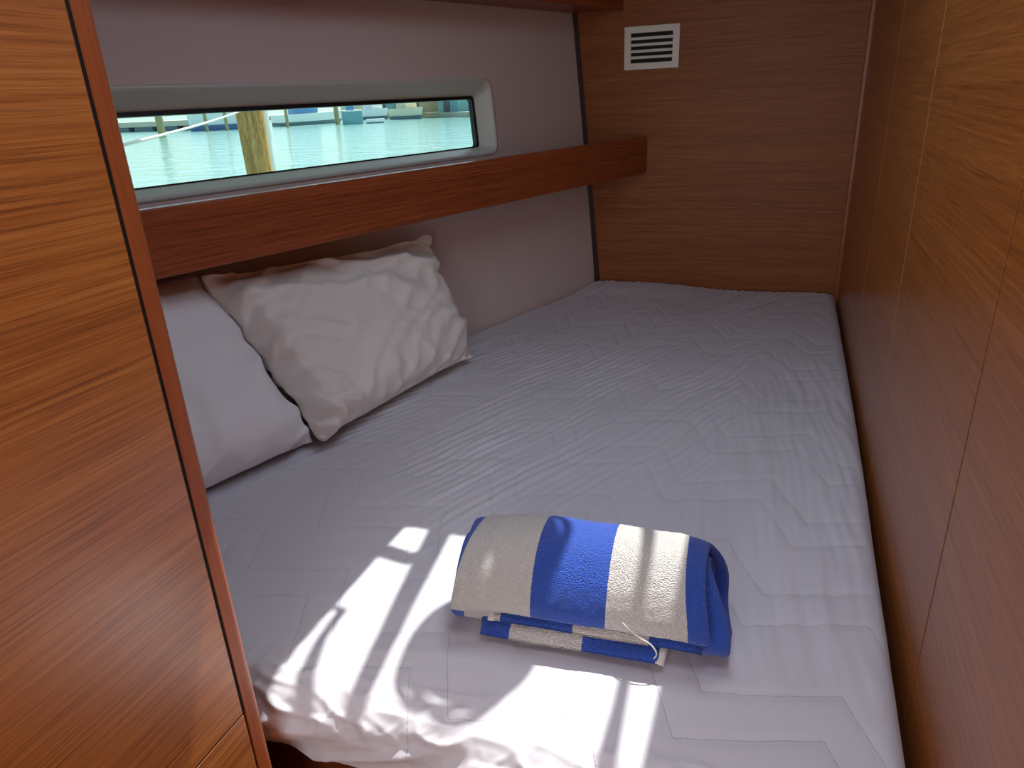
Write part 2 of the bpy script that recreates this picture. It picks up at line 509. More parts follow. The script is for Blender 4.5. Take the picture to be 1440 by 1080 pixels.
# diagonal drag ripples over the left and middle, straight ones towards the right edge
wx = X0 + 0.020 * pn(X0 * 4, Y0 * 3) ; wy = Y0 + 0.02 * pn(X0 * 3 + 9, Y0 * 4)
th = math.radians(64)
c1 = wx * math.sin(th) - wy * math.cos(th); l1 = wx * math.cos(th) + wy * math.sin(th)
A1 = (0.25 * sstep(0.6, 0.8, Y0) + 0.75 * sstep(0.85, 1.1, Y0)) * sstep(0.02, -0.20, X0 - 0.20 * (Y0 - 1.2)) * (0.45 + 0.8 * np.clip(pn(X0 * 5, Y0 * 2.2 + 4), -0.4, 1))
W += 0.0027 * A1 * (pn(c1 * 34, l1 * 3.0) * 0.8 + pn(c1 * 78 + 5, l1 * 4.0) * 1.0 + 0.50 * np.sin(c1 * 2 * math.pi / 0.021 + 4 * pn(X0 * 5, Y0 * 5)))
A2 = sstep(-0.25, 0.02, X0 - 0.1 * (Y0 - 1.2)) * sstep(0.62, 0.85, Y0) * sstep(2.1, 1.6, Y0)
c2 = wx + 0.10 * wy; l2 = wy
W += 0.0024 * A2 * (pn(c2 * 34 + 7, l2 * 4) * 1.1 + 0.8 * pn(c2 * 80, l2 * 7 + 3))
W += 0.0012 * pn(X0 * 14, Y0 * 14) + 0.004 * pn(X0 * 3.2 + 1, Y0 * 3.2)
# long soft creases across the front left
c3 = wy - 0.28 * wx
W += 0.0035 * sstep(1.0, 0.75, Y0) * sstep(-0.25, -0.45, X0) * np.clip(ridged(c3 * 13 + 0.5, wx * 2.2) - 0.45, 0, 1) * top
# gathers where the cover turns over the front edge
gz = sstep(0.60, 0.525, Y0) * sstep(0.10, -0.06, X0)
cx = X0 + 0.018 * pn(X0 * 12, Y0 * 12 + 2)
g1 = np.clip(ridged(cx * 21 + 3, (Y0 - fall_f) * 7 + 1) - 0.35, 0, 1)
g2 = np.clip(ridged(cx * 9 + (Y0 - fall_f) * 22, (Y0 - fall_f) * 16 - cx * 10) - 0.45, 0, 1)
g3 = np.clip(ridged(cx * 38 + 9 - 8 * (Y0 - fall_f), (Y0 - fall_f) * 20 + 4) - 0.5, 0, 1) ** 1.5
gz = gz * (1 - 0.85 * sstep(0.022, 0.050, fall_f))
W += gz * (0.010 * g1 + 0.012 * g2 + 0.008 * g3 - 0.008) * (0.35 + 0.65 * np.clip(fall_f / 0.02, 0, 1))
# broad folds running obliquely along the hanging side
o1 = fall_f + 0.55 * (X0 + 0.57)
SW = sidey * (0.016 * np.clip(ridged(o1 * 13 + 0.4, X0 * 1.5 + 3) - 0.4, 0, 1) + 0.003 * pn(o1 * 34, X0 * 6))
nyv, nxv = X0.shape
# displacement along approximate normals
Nz = 1 - sidey; Ny = -sidey
rx = np.clip(np.maximum(fall_r, 0) / 0.028, 0, 1); lx = np.clip(fall_l / 0.025, 0, 1)
Xv = X0 + (W * 0.5) * (rx - lx) * 0.3
Yv = Y0 + (W + SW) * Ny
Zv = Z0 + W * (1 - 0.8 * sidey) * (1 - 0.8 * rx) * (1 - .8 * lx)
# rear edge: small rucked bulge of the cover seen against the bulkhead
Zv += 0.012 * sstep(2.30, 2.46, Y0) * sstep(-0.12, -0.42, X0) * (1 - np.clip(fall_b / .03, 0, 1))
Xv = np.minimum(Xv, XR - 0.004)
verts = np.stack([Xv, Yv, Zv], -1).reshape(-1, 3)
idx = np.arange(nyv * nxv).reshape(nyv, nxv)
quads = np.stack([idx[:-1, :-1], idx[:-1, 1:], idx[1:, 1:], idx[1:, :-1]], -1).reshape(-1, 4)


def big_mesh(name, verts, quads, material, attrs=None, smooth=True):
    me = bpy.data.meshes.new(name)
    me.vertices.add(len(verts)); me.vertices.foreach_set('co', np.ascontiguousarray(verts, dtype=np.float32).ravel())
    nf = len(quads); k = quads.shape[1]
    me.loops.add(nf * k); me.loops.foreach_set('vertex_index', quads.astype(np.int32).ravel())
    me.polygons.add(nf)
    me.polygons.foreach_set('loop_start', np.arange(0, nf * k, k, dtype=np.int32))
    me.polygons.foreach_set('loop_total', np.full(nf, k, dtype=np.int32))
    me.update(calc_edges=True)
    if smooth: me.polygons.foreach_set('use_smooth', np.ones(nf, dtype=bool))
    for an, av in (attrs or {}).items():
        a = me.attributes.new(an, 'FLOAT', 'POINT'); a.data.foreach_set('value', av.astype(np.float32).ravel())
    me.validate()
    me.materials.append(material)
    o = bpy.data.objects.new(name, me); C.objects.link(o)
    return o


def cover_material():
    x, nt, p = mat('white quilted cotton')
    N = nt.nodes; L = nt.links
    p.inputs['Base Color'].default_value = lin(216, 213, 220)
    p.inputs['Roughness'].default_value = 0.8
    p.inputs['Sheen Weight'].default_value = 0.15

    def mth(op, *a):
        n = N.new('ShaderNodeMath'); n.operation = op
        for k, v in enumerate(a):
            if isinstance(v, (int, float)): n.inputs[k].default_value = v
            else: L.new(v, n.inputs[k])
        return n.outputs[0]
    at = N.new('ShaderNodeAttribute'); at.attribute_name = 'quilt'
    fr = mth('FRACT', at.outputs['Fac'])
    da = mth('MULTIPLY', mth('MINIMUM', fr, mth('SUBTRACT', 1.0, fr)), 0.224)
    db = mth('MULTIPLY', mth('ABSOLUTE', mth('SUBTRACT', fr, 0.357)), 0.224)
    d = mth('MINIMUM', da, db)
    line = mth('SUBTRACT', 1.0, mth('SMOOTH_MIN', mth('DIVIDE', d, 0.0010), 1.0, 0.2))
    tc = N.new('ShaderNodeTexCoord')
    sp = N.new('ShaderNodeSeparateXYZ'); L.new(tc.outputs['Object'], sp.inputs[0])
    s = mth('SINE', mth('MULTIPLY', mth('SUBTRACT', sp.outputs[0], mth('MULTIPLY', sp.outputs[1], 0.6)), 2 * math.pi / 0.0042))
    dots = mth('ADD', 0.55, mth('MULTIPLY', s, 0.45))
    st = mth('MULTIPLY', line, dots)
    nz = N.new('ShaderNodeTexNoise'); nz.inputs['Scale'].default_value = 900; L.new(tc.outputs['Object'], nz.inputs['Vector'])
    h = mth('SUBTRACT', mth('MULTIPLY', nz.outputs[0], 0.12), st)
    b = N.new('ShaderNodeBump'); b.inputs['Strength'].default_value = 0.8; b.inputs['Distance'].default_value = 0.0012
    L.new(h, b.inputs['Height']); L.new(b.outputs[0], p.inputs['Normal'])
    mx = N.new('ShaderNodeMix'); mx.data_type = 'RGBA'
    mx.inputs[6].default_value = lin(216, 213, 220); mx.inputs[7].default_value = lin(168, 160, 160)
    L.new(mth('MULTIPLY', st, 0.42), mx.inputs[0])
    L.new(mx.outputs[2], p.inputs['Base Color'])
    return x


M['cover'] = cover_material()
mt = big_mesh('mattress', verts, quads, M['cover'], {'quilt': q})
tag(mt, 'white mattress in a quilted zigzag-stitched cover filling the berth', 'mattress')

# ------------------------------------------------------------------ pillows (inflated cloth)
def cotton(name, col):
    x, nt, p = mat(name)
    p.inputs['Base Color'].default_value = col
    p.inputs['Roughness'].default_value = 0.85
    p.inputs['Sheen Weight'].default_value = 0.1
    tc = nt.nodes.new('ShaderNodeTexCoord')
    nz = nt.nodes.new('ShaderNodeTexNoise'); nz.inputs['Scale'].default_value = 55; nz.inputs['Detail'].default_value = 6
    nt.links.new(tc.outputs['Object'], nz.inputs['Vector'])
    b = nt.nodes.new('ShaderNodeBump'); b.inputs['Strength'].default_value = 0.25; b.inputs['Distance'].default_value = 0.004
    nt.links.new(nz.outputs[0], b.inputs['Height']); nt.links.new(b.outputs[0], p.inputs['Normal'])
    return x


def pillow_sim(w, h, T, seed, nx=72, ny=54, slack=1.05, flap=0.0, steps=260):
    rs = np.random.RandomState(seed)
    u = np.linspace(-1, 1, nx); v = np.linspace(-1, 1, ny)
    U, Vv = np.meshgrid(u, v)
    P = np.zeros((2, ny, nx, 3))
    for k in range(2):
        P[k, ..., 0] = U * w / 2; P[k, ..., 1] = Vv * h / 2
        P[k, ..., 2] = (1 - 2 * k) * 0.004 * (1 - U ** 2) * (1 - Vv ** 2)
    P[..., 2] += rs.randn(2, ny, nx) * 0.0008
    dx = w / (nx - 1); dy = h / (ny - 1)
    Q = P.copy()
    shape_u = np.clip((U + 1 - 2 * flap) / (2 - 2 * flap), 0, 1) * 2 - 1

    def con(A, B, rest, kc, ks):
        d = B - A; l = np.linalg.norm(d, axis=-1, keepdims=True) + 1e-9
        e = (l - rest) / l * 0.5
        e = np.where(e > 0, e * ks, e * kc)
        return d * e

    def sweep(axis, step, rest, kc, ks=1.0):
        n_ = P.shape[axis]
        for par in range(2 * step):
            i = np.arange(par, n_ - step, 2 * step)
            if not len(i): continue
            A = np.take(P, i, axis=axis); B = np.take(P, i + step, axis=axis)
            c = con(A, B, rest, kc, ks)
            sl = [slice(None)] * 4; sl[axis] = i; s2 = list(sl); s2[axis] = i + step
            P[tuple(sl)] += c; P[tuple(s2)] -= c
    dr = math.hypot(dx, dy)
    for it in range(steps):
        vel = (P - Q) * 0.90; Q = P.copy(); P += vel
        gx = np.gradient(P, axis=2); gy = np.gradient(P, axis=1)
        nn = np.cross(gx, gy); nn /= np.linalg.norm(nn, axis=-1, keepdims=True) + 1e-9
        nn[1] *= -1
        press = 0.00035 * np.clip((shape_u + 1) * 3, 0, 1) * min(1, it / 60)
        P += nn * press[None, ..., None]
        for _ in range(5):
            sweep(2, 1, dx, 0.9); sweep(1, 1, dy, 0.9)
            A = P[:, :-1, :-1]; B = P[:, 1:, 1:]
            c = con(A, B, dr, 0.10, 0.25); P[:, :-1, :-1] += c * .5; P[:, 1:, 1:] -= c * .5
            A = P[:, :-1, 1:]; B = P[:, 1:, :-1]
            c = con(A, B, dr, 0.10, 0.25); P[:, :-1, 1:] += c * .5; P[:, 1:, :-1] -= c * .5
            sweep(2, 3, dx * 3, 0.20, 0.0); sweep(1, 3, dy * 3, 0.20, 0.0)
            # the filling limits how round it can get
            lim = T * (1.02 - 0.25 * U ** 2 - 0.25 * Vv ** 2)
            P[0, ..., 2] = np.minimum(P[0, ..., 2], lim); P[1, ..., 2] = np.maximum(P[1, ..., 2], -lim)
            for sl in ((slice(None), 0), (slice(None), -1), (0, slice(None)), (-1, slice(None))):
                m_ = (P[0][sl] + P[1][sl]) / 2; P[0][sl] = m_; P[1][sl] = m_
    return P, U, Vv


def pillow(name, corners, w, h, T, seed, front, back, material, label, flap=0.0, warp=None, sq=0.0, **kw):
    P, U, Vv = pillow_sim(w, h, T, seed, flap=flap, **kw)
    BL, BR, TR, TL = (np.array(c, float) for c in corners)
    ex = np.abs(P[0][..., 0]).max(); ey = np.abs(P[0][..., 1]).max()
    out = []
    for k in range(2):
        a = (P[k][..., 0] / ex + 1) / 2; b = (P[k][..., 1] / ey + 1) / 2
        a_ = (a - a.min(1, keepdims=True)) / np.ptp(a, axis=1)[:, None]; b_ = (b - b.min(0, keepdims=True)) / np.ptp(b, axis=0)[None, :]
        a = a * (1 - sq) + a_ * sq; b = b * (1 - sq) + b_ * sq
        ca = [a[0, 0], a[0, -1] - 1, a[-1, -1] - 1, a[-1, 0]]; cb = [b[0, 0], b[0, -1], b[-1, -1] - 1, b[-1, 0] - 1]
        wts = [(1 - a) * (1 - b), a * (1 - b), a * b, (1 - a) * b]
        a = a - sum(w_ * e_ for w_, e_ in zip(wts, ca)); b = b - sum(w_ * e_ for w_, e_ in zip(wts, cb))
        a = a[..., None]; b = b[..., None]
        base = BL * (1 - a) * (1 - b) + BR * a * (1 - b) + TR * a * b + TL * (1 - a) * b
        du = (BR - BL) * (1 - b) + (TR - TL) * b; dv = (TL - BL) * (1 - a) + (TR - BR) * a
        nn = np.cross(du, dv); nn /= np.linalg.norm(nn, axis=-1, keepdims=True)
        z = P[k][..., 2:3]
        z = np.where(z > 0, z * front, z * back)
        q_ = base + nn * z
        if warp is not None: q_ = q_ + nn * (warp((U + 1) / 2, (Vv + 1) / 2) * (1 - np.clip(np.maximum(np.abs(U), np.abs(Vv)) - 0.94, 0, .06) / .06 * (k == 1)))[..., None]
        out.append(q_)
    ny, nx = U.shape
    V = np.concatenate([o.reshape(-1, 3) for o in out])
    idx = np.arange(ny * nx).reshape(ny, nx)
    back_i = idx + ny * nx
    back_i = back_i.copy()
    for sl in ((0, slice(None)), (-1, slice(None)), (slice(None), 0), (slice(None), -1)): back_i[sl] = idx[sl]
    qf = np.stack([idx[:-1, :-1], idx[:-1, 1:], idx[1:, 1:], idx[1:, :-1]], -1).reshape(-1, 4)
    qb = np.stack([back_i[:-1, :-1], back_i[1:, :-1], back_i[1:, 1:], back_i[:-1, 1:]], -1).reshape(-1, 4)
    quads = np.concatenate([qf, qb])
    used = np.unique(quads); rem = np.full(len(V), -1); rem[used] = np.arange(len(used))
    V = V[used]; quads = rem[quads]
    # never dip below the mattress or through the lining
    V[:, 2] = np.maximum(V[:, 2], BZ + 0.004)
    dd = V @ HN - HN @ HB
    V -= HN * np.minimum(dd - 0.006, 0)[:, None]
    o = big_mesh(name, V, quads, material)
    s_ = o.modifiers.new('sub', 'SUBSURF'); s_.levels = 1; s_.render_levels = 1
    tag(o, label, 'pillow', 'pillows against the hull lining')
    return o


def crease(x, y, w=0.5):
    """sharp-topped folds"""
    return np.clip(ridged(x, y) - w, 0, 1) ** 1.3 / (1 - w)


def warp_a(a, b):
    el, er, eb, et = a - 0.10, 1 - a, b, 1 - b
    x_ = a * 0.6 + 0.03 * pn(a * 5, b * 5) + 0.008 * pn(a * 16, b * 16); y_ = b * 0.45 + 0.03 * pn(a * 5 + 4, b * 5) + 0.008 * pn(a * 16 + 3, b * 16)
    w_ = 0.022 * np.exp(-np.abs(el) / 0.10) * crease(y_ * 20 + x_ * 2, x_ * 2.5 + 2, 0.2)
    w_ = w_ + 0.030 * np.exp(-er / 0.20) * crease(y_ * 14 + 5 + x_ * 5, x_ * 2 + y_ * 1.0, 0.2)
    w_ = w_ + 0.020 * np.exp(-eb / 0.16) * crease(x_ * 15 + 1 + y_ * 2, y_ * 2.5, 0.2)
    w_ = w_ + 0.042 * np.exp(-et / 0.26) * crease(y_ * 13 + x_ * 2.2 + 1.5, x_ * 3.0 + 7, 0.2)
    w_ = w_ + 0.016 * crease(y_ * 9 - x_ * 6 + 3, x_ * 2.5, 0.35) + 0.002 * pn(x_ * 20, y_ * 20)
    w_ = w_ + 0.005 * np.exp(-(el / 0.012) ** 2)                      # hem seam of the open end
    lump = np.exp(-((a - 0.10) / 0.12) ** 2 - ((b - 0.06) / 0.16) ** 2)
    return w_ - 0.016 + 0.045 * lump * (0.3 + 1.1 * crease(x_ * 22 + y_ * 12, y_ * 18 - x_ * 10, 0.2))


def warp_b(a, b):
    x_ = a * 0.6 + 0.03 * pn(a * 4, b * 4); y_ = b * 0.45 + 0.03 * pn(a * 4 + 4, b * 4)
    w_ = 0.020 * np.exp(-(1 - a) / 0.20) * crease(y_ * 11 + 2, x_ * 4, 0.3)
    w_ = w_ + 0.012 * np.exp(-b / 0.10) * crease(x_ * 14 + 1, y_ * 4, 0.3)
    w_ = w_ + 0.016 * crease(y_ * 6 - x_ * 3 + .3, x_ * 5, 0.4) + 0.0015 * pn(x_ * 26, y_ * 26)
    return w_ - 0.006


M['pillow_a'] = cotton('warm white pillowcase', lin(240, 232, 224))
M['pillow_b'] = cotton('cool white pillowcase', lin(240, 236, 238))
pa = pillow('pillow', [(-0.835, 1.045, 0.812), (-0.736, 1.605, 0.812), (-0.905, 1.70, 1.10), (-1.075, 1.055, 1.140)], 0.62, 0.46, 0.085, 3, 1.0, 0.6, M['pillow_a'],
       'crumpled white pillow leaning on the lining, in front of the other pillow', flap=0.10, warp=warp_a, sq=0.35)
pb = pillow('pillow', [(-1.03, 0.54, 0.812), (-0.855, 1.070, 0.812), (-1.115, 1.11, 1.135), (-1.26, 0.54, 1.155)], 0.60, 0.46, 0.095, 8, 1.0, 0.6, M['pillow_b'],
       'smooth white pillow half hidden behind the wardrobe post', steps=200, warp=warp_b, sq=0.75)

# the rear pillow gives way where the front one presses on it
from mathutils.bvhtree import BVHTree
bvh = BVHTree.FromPolygons([v.co[:] for v in pa.data.vertices], [p.vertices[:] for p in pa.data.polygons])
for v in pb.data.vertices:
    hit, nrm_, _i, dist = bvh.find_nearest(v.co)
    if hit is not None and dist < 0.12:
        dpt = (v.co - hit).dot(nrm_)
        if dpt < 0.004: v.co += nrm_ * (0.004 - dpt)
pb.data.update()

# ------------------------------------------------------------------ rolled towel
def terry():
    x, nt, p = mat('striped terry cloth')
    N = nt.nodes; L = nt.links
    at = N.new('ShaderNodeAttribute'); at.attribute_name = 'stripe'
    tc = N.new('ShaderNodeTexCoord')
    nz = N.new('ShaderNodeTexNoise'); nz.inputs['Scale'].default_value = 420; nz.inputs['Detail'].default_value = 2
    L.new(tc.outputs['Object'], nz.inputs['Vector'])

    def mth(op, *a):
        n = N.new('ShaderNodeMath'); n.operation = op
        for k, v in enumerate(a):
            if isinstance(v, (int, float)): n.inputs[k].default_value = v
            else: L.new(v, n.inputs[k])
        return n.outputs[0]
    u = mth('ADD', at.outputs['Fac'], mth('MULTIPLY', mth('SUBTRACT', nz.outputs[0], 0.5), 0.02))
    g = mth('GREATER_THAN', mth('FRACT', mth('MULTIPLY', u, 0.5)), 0.5)     # alternate bands
    mx = N.new('ShaderNodeMix'); mx.data_type = 'RGBA'
    mx.inputs[6].default_value = lin(42, 84, 186); mx.inputs[7].default_value = lin(216, 211, 206)
    L.new(g, mx.inputs[0]); L.new(mx.outputs[2], p.inputs['Base Color'])
    p.inputs['Roughness'].default_value = 0.95
    p.inputs['Sheen Weight'].default_value = 0.25
    vo = N.new('ShaderNodeTexVoronoi'); vo.inputs['Scale'].default_value = 560
    L.new(tc.outputs['Object'], vo.inputs['Vector'])
    b = N.new('ShaderNodeBump'); b.inputs['Strength'].default_value = 0.9; b.inputs['Distance'].default_value = 0.0025; b.invert = True
    L.new(vo.outputs['Distance'], b.inputs['Height']); L.new(b.outputs[0], p.inputs['Normal'])
    return x


def catmull(P, n):
    P = np.array(P, float); P = np.vstack([2 * P[0] - P[1], P, 2 * P[-1] - P[-2]])
    out = []
    m_ = len(P) - 3
    for t in np.linspace(0, m_ - 1e-6, n):
        i = int(t); f = t - i; a, b, c, d = P[i:i + 4]
        out.append(0.5 * ((2 * b) + (c - a) * f + (2 * a - 5 * b + 4 * c - d) * f * f + (-a + 3 * b - 3 * c + d) * f ** 3))
    out = np.array(out)
    # even spacing
    s = np.concatenate([[0], np.cumsum(np.linalg.norm(np.diff(out, axis=0), axis=1))])
    g = np.linspace(0, s[-1], n)
    return np.stack([np.interp(g, s, out[:, k]) for k in range(out.shape[1])], 1)


TB = np.array((-0.205, 0.735, BZ + 0.0085)); TANG = math.radians(4.0)
ta = np.array((math.cos(TANG), math.sin(TANG), 0)); tb = np.array((-math.sin(TANG), math.cos(TANG), 0))
tv, tq, tst = [], [], []


def towel_sheet(profile, a0, a1, stripe0, width=0.093, th=0.009, npf=90, na=120, skew=None, seed=0, wob=0.003, phase=0.0):
    """one folded layer: profile (across, up) swept along the towel's axis, both faces and rims"""
    pr = catmull(profile, npf)
    tan = np.gradient(pr, axis=0); tan /= np.linalg.norm(tan, axis=1, keepdims=True)
    nor = np.stack([-tan[:, 1], tan[:, 0]], 1)
    s = np.linspace(0, 1, npf)[:, None]; a = np.linspace(0, 1, na)[None, :]
    lo = a0(s) if callable(a0) else a0; hi = a1(s) if callable(a1) else a1
    A = lo + (hi - lo) * a + 0 * s
    rsn = pn(A * 14 + seed, s * 6 + seed * 1.3 + 0 * a); fine = pn(A * 150 + seed, s * 60 + 0 * a)
    edge = np.minimum(np.minimum(s, 1 - s) * npf / 4.0, np.minimum(a, 1 - a) * na / 4.0)
    thick = th * 0.5 * np.sqrt(np.clip(1 - (1 - np.clip(edge, 0, 1)) ** 2, 0.02, 1))
    base = len(tv) and sum(len(x) for x in tv) or 0
    grids = []
    for sg in (1, -1):
        dn = sg * (thick + 0.0006 * fine) + wob * rsn
        Yp = pr[:, 0:1] + nor[:, 0:1] * dn; Zp = pr[:, 1:2] + nor[:, 1:2] * dn
        if skew: A2, Yp, Zp = skew(A, Yp, Zp, s + 0 * a, a + 0 * s)
        else: A2 = A
        Zp = np.maximum(Zp, -0.003)
        Pt = TB + ta * A2[..., None] + tb * Yp[..., None] + np.array((0, 0, 1.0)) * Zp[..., None]
        tv.append(Pt.reshape(-1, 3)); tst.append(((A - stripe0) / width).ravel())
    n1 = npf * na
    idx = np.arange(n1).reshape(npf, na) + base
    f1 = np.stack([idx[:-1, :-1], idx[1:, :-1], idx[1:, 1:], idx[:-1, 1:]], -1).reshape(-1, 4)
    i2 = idx + n1
    f2 = np.stack([i2[:-1, :-1], i2[:-1, 1:], i2[1:, 1:], i2[1:, :-1]], -1).reshape(-1, 4)
    tq.append(f1); tq.append(f2)
    for e in (idx[0], idx[-1], idx[:, 0], idx[:, -1]):
        tq.append(np.stack([e[:-1], e[1:], e[1:] + n1, e[:-1] + n1], -1))


# outer layer: lip at the front, over the top, round the back, under, and curling inside
outer = [(-0.067, 0.040), (-0.060, 0.062), (-0.044, 0.088), (-0.014, 0.108), (0.025, 0.111), (0.056, 0.099), (0.076, 0.072), (0.080, 0.042), (0.068, 0.016), (0.045, 0.006),
         (0.0, 0.004), (-0.030, 0.006), (-0.048, 0.014), (-0.052, 0.028), (-0.040, 0.044), (-0.020, 0.070), (0.012, 0.092), (0.042, 0.086), (0.058, 0.064), (0.056, 0.038), (0.040, 0.022), (0.010, 0.020),
         (-0.015, 0.026), (-0.02, 0.042), (0.0, 0.062), (0.022, 0.066)]


def sk(A, Y, Z, s, a):
    bulge = np.sin(np.pi * np.clip(a, 0, 1)) * 0.004
    # the left front corner is pulled out to a point, ends sag a little
    e = sstep(0.22, 0.0, a); lip = sstep(0.16, 0.0, s)
    Z2 = Z * (1 - 0.10 * e - 0.05 * sstep(0.85, 1, a)) + bulge * (Z > 0.05)
    return A - 0.012 * e * sstep(0.2, 0.0, s) + 0.006 * np.sin(Z * 40) * sstep(0.8, 1, a), Y - 0.004 * e * lip, Z2


towel_sheet(outer, lambda s: -0.1415 - 0.020 * sstep(0.05, 0.28, s), lambda s: np.interp(s, [0, .12, .22, .32, .45, .58, .68, 1], [.160, .162, .166, .180, .192, .182, .166, .155]), -0.235, npf=230, na=130, skew=sk, seed=2)
# inner fold showing under the lip
towel_sheet([(0.02, 0.046), (-0.02, 0.043), (-0.048, 0.034), (-0.066, 0.024)], lambda s: -0.104 + 0 * s, lambda s: 0.158 + 0 * s, -0.09, npf=40, na=110, seed=5)
# lowest fold lying on the mattress
towel_sheet([(0.03, 0.018), (-0.02, 0.020), (-0.055, 0.017), (-0.075, 0.006)], lambda s: -0.130 + 0.015 * s, lambda s: 0.122 - 0.010 * s, -0.17, npf=40, na=110, seed=9)
towel = big_mesh('towel', np.concatenate(tv), np.concatenate(tq), terry(), {'stripe': np.concatenate(tst)})
tag(towel, 'rolled blue and white striped beach towel lying on the mattress foot', 'towel')
TW = lambda a, b, z: tuple(TB + ta * a + tb * b + np.array((0, 0, z)))
M['thread'] = plain('white cotton thread', lin(222, 218, 212), 0.8)
th_pts = [TW(0.062, -0.066, .056), TW(0.072, -0.073, .052), TW(0.086, -0.078, .045), TW(0.100, -0.079, .038), TW(0.107, -0.080, .027), TW(0.104, -0.080, .019)]
tt = MB().tube(catmull(th_pts, 24), 0.0009, 6).build('loose_thread', M['thread'], smooth=True)
tt.parent = towel
hm = MB().tube(catmull([TW(0.110, -0.075, .006), TW(0.112, -0.066, .013), TW(0.114, -0.052, .018), TW(0.116, -0.035, .020)], 16), [0.0055] * 16, 10).build('hem', M['thread'], smooth=True)
hm.parent = towel; hm['label'] = 'white hem at the end of the lowest fold'
tg = MB().tube(catmull([TW(-0.101, -0.067, .024), TW(-0.102, -0.060, .031), TW(-0.102, -0.048, .036)], 8), 0.0052, 8).build('hem', M['thread'], smooth=True)
tg.parent = towel

# ------------------------------------------------------------------ outside: water, marina
WZ = 0.35
OUT = np.array((-HD[1], HD[0], 0))


def water_mat():
    x, nt, p = mat('harbour water')
    N = nt.nodes; L = nt.links
    p.inputs['Base Color'].default_value = lin(128, 172, 166)
    p.inputs['Roughness'].default_value = 0.12
    tc = N.new('ShaderNodeTexCoord')
    mp = N.new('ShaderNodeMapping'); mp.inputs['Rotation'].default_value = (0, 0, math.radians(-35)); mp.inputs['Scale'].default_value = (0.5, 1.6, 1)
    L.new(tc.outputs['Object'], mp.inputs[0])
    nz = N.new('ShaderNodeTexNoise'); nz.inputs['Scale'].default_value = 1.6; nz.inputs['Detail'].default_value = 5
    L.new(mp.outputs[0], nz.inputs['Vector'])
    b = N.new('ShaderNodeBump'); b.inputs['Strength'].default_value = 0.5; b.inputs['Distance'].default_value = 0.2
    L.new(nz.outputs[0], b.inputs['Height']); L.new(b.outputs[0], p.inputs['Normal'])
    return x


w0 = np.array((HB[0], HB[1], WZ)) + OUT * 0.35
wp = [w0 - HD * 90, w0 + HD * 160, w0 + HD * 160 + OUT * 200, w0 - HD * 90 + OUT * 200]
wo = MB().add(wp, [(3, 2, 1, 0)] if np.cross(wp[1] - wp[0], wp[2] - wp[0])[2] < 0 else [(0, 1, 2, 3)]).build('water', water_mat(), kind='structure')


M['hull_white'] = plain('white boat gelcoat', lin(236, 238, 236), 0.35)
M['hull_blue'] = plain('blue boat paint', lin(84, 140, 186), 0.4)
M['stripe_blue'] = plain('dark blue boot stripe', lin(84, 118, 164), 0.4)
M['teal'] = plain('pale teal paint', lin(120, 176, 180), 0.5, noise=0.3, scale=3)
M['cream'] = plain('cream paint', lin(232, 222, 190), 0.6, noise=0.15, scale=2)
M['tan'] = plain('tan boards', lin(196, 178, 140), 0.7, noise=0.3, scale=2)
M['pile'] = plain('weathered pile wood', lin(178, 160, 116), 0.85, noise=0.3, scale=6)
M['glass_dark'] = plain('dark boat window', lin(50, 70, 84), 0.15)
M['dock'] = plain('pale dock concrete', lin(206, 200, 180), 0.8, noise=0.2, scale=1.5)
M['dock_dark'] = plain('wet dock float', lin(104, 128, 132), 0.7)
M['shore'] = plain('shore stone', lin(186, 186, 160), 0.9, noise=0.4, scale=0.8)


def moored_boat(name, label, p0, p1, beam, free, m_hull, m_stripe, m_cabin, group=None, bow_at=0):
    """small motor boat lying from p0 to p1 (waterline ends)"""
    a = np.array(p0, float); b = np.array(p1, float)
    if bow_at == 0: a, b = b, a
    L_ = np.linalg.norm(b - a); t = (b - a) / L_; nrm = np.array((-t[1], t[0]))
    r = empty(name, (float((a + b)[0] / 2), float((a + b)[1] / 2), WZ), label, 'boat', group)

    def station(u, z):
        wd_ = beam / 2 * (1 - max(0, (u - 0.45) / 0.55) ** 2.2) * (0.86 + 0.14 * z / free)
        rake = 0.35 * (z / free) * max(0, (u - 0.8) / 0.2)
        return u * L_ + rake, wd_

    def shell(z0, z1, material, nm, lift=0.0):
        V = []; Fc = []; U_ = np.linspace(0, 1, 17); Zs = np.linspace(z0, z1, 4)
        for z in Zs:
            for sg in (1, -1):
                for u in (U_ if sg == 1 else U_[::-1]):
                    x_, w_ = station(u, z); p = a + t * x_ + nrm * sg * (w_ + lift)
                    V.append((p[0], p[1], WZ + z + 0.12 * free * u * u * (z / free)))
        k = 34
        for j in range(3):
            for i2 in range(k):
                i3 = (i2 + 1) % k; Fc.append((j * k + i2, j * k + i3, (j + 1) * k + i3, (j + 1) * k + i2))
        Fc.append(tuple(range(k))[::-1]); Fc.append(tuple(range(3 * k, 4 * k)))
        return obj(nm, V, Fc, material, r)
    shell(-0.3, free * 0.32, m_stripe, 'boot_stripe', 0.004)
    shell(free * 0.32, free, m_hull, 'hull')
    c = MB(); c.prism([tuple(a + t * L_ * u + nrm * w_) + (WZ + free * 0.98,) for u, w_ in ((0.25, -beam * .32), (0.62, -beam * .26), (0.62, beam * .26), (0.25, beam * .32))], (0, 0, 1.0))
    cb = c.build('cabin', m_cabin, r)
    g = MB(); g.prism([tuple(a + t * L_ * u + nrm * w_) + (WZ + free + 0.45,) for u, w_ in ((0.28, -beam * .33), (0.60, -beam * .275), (0.60, beam * .275), (0.28, beam * .33))], (0, 0, 0.35))
    wd2 = g.build('window', M['glass_dark'], cb); wd2.matrix_parent_inverse = Matrix.Identity(4)
    wd2.location = -Vector(r.location) if False else (0, 0, 0)
    return r


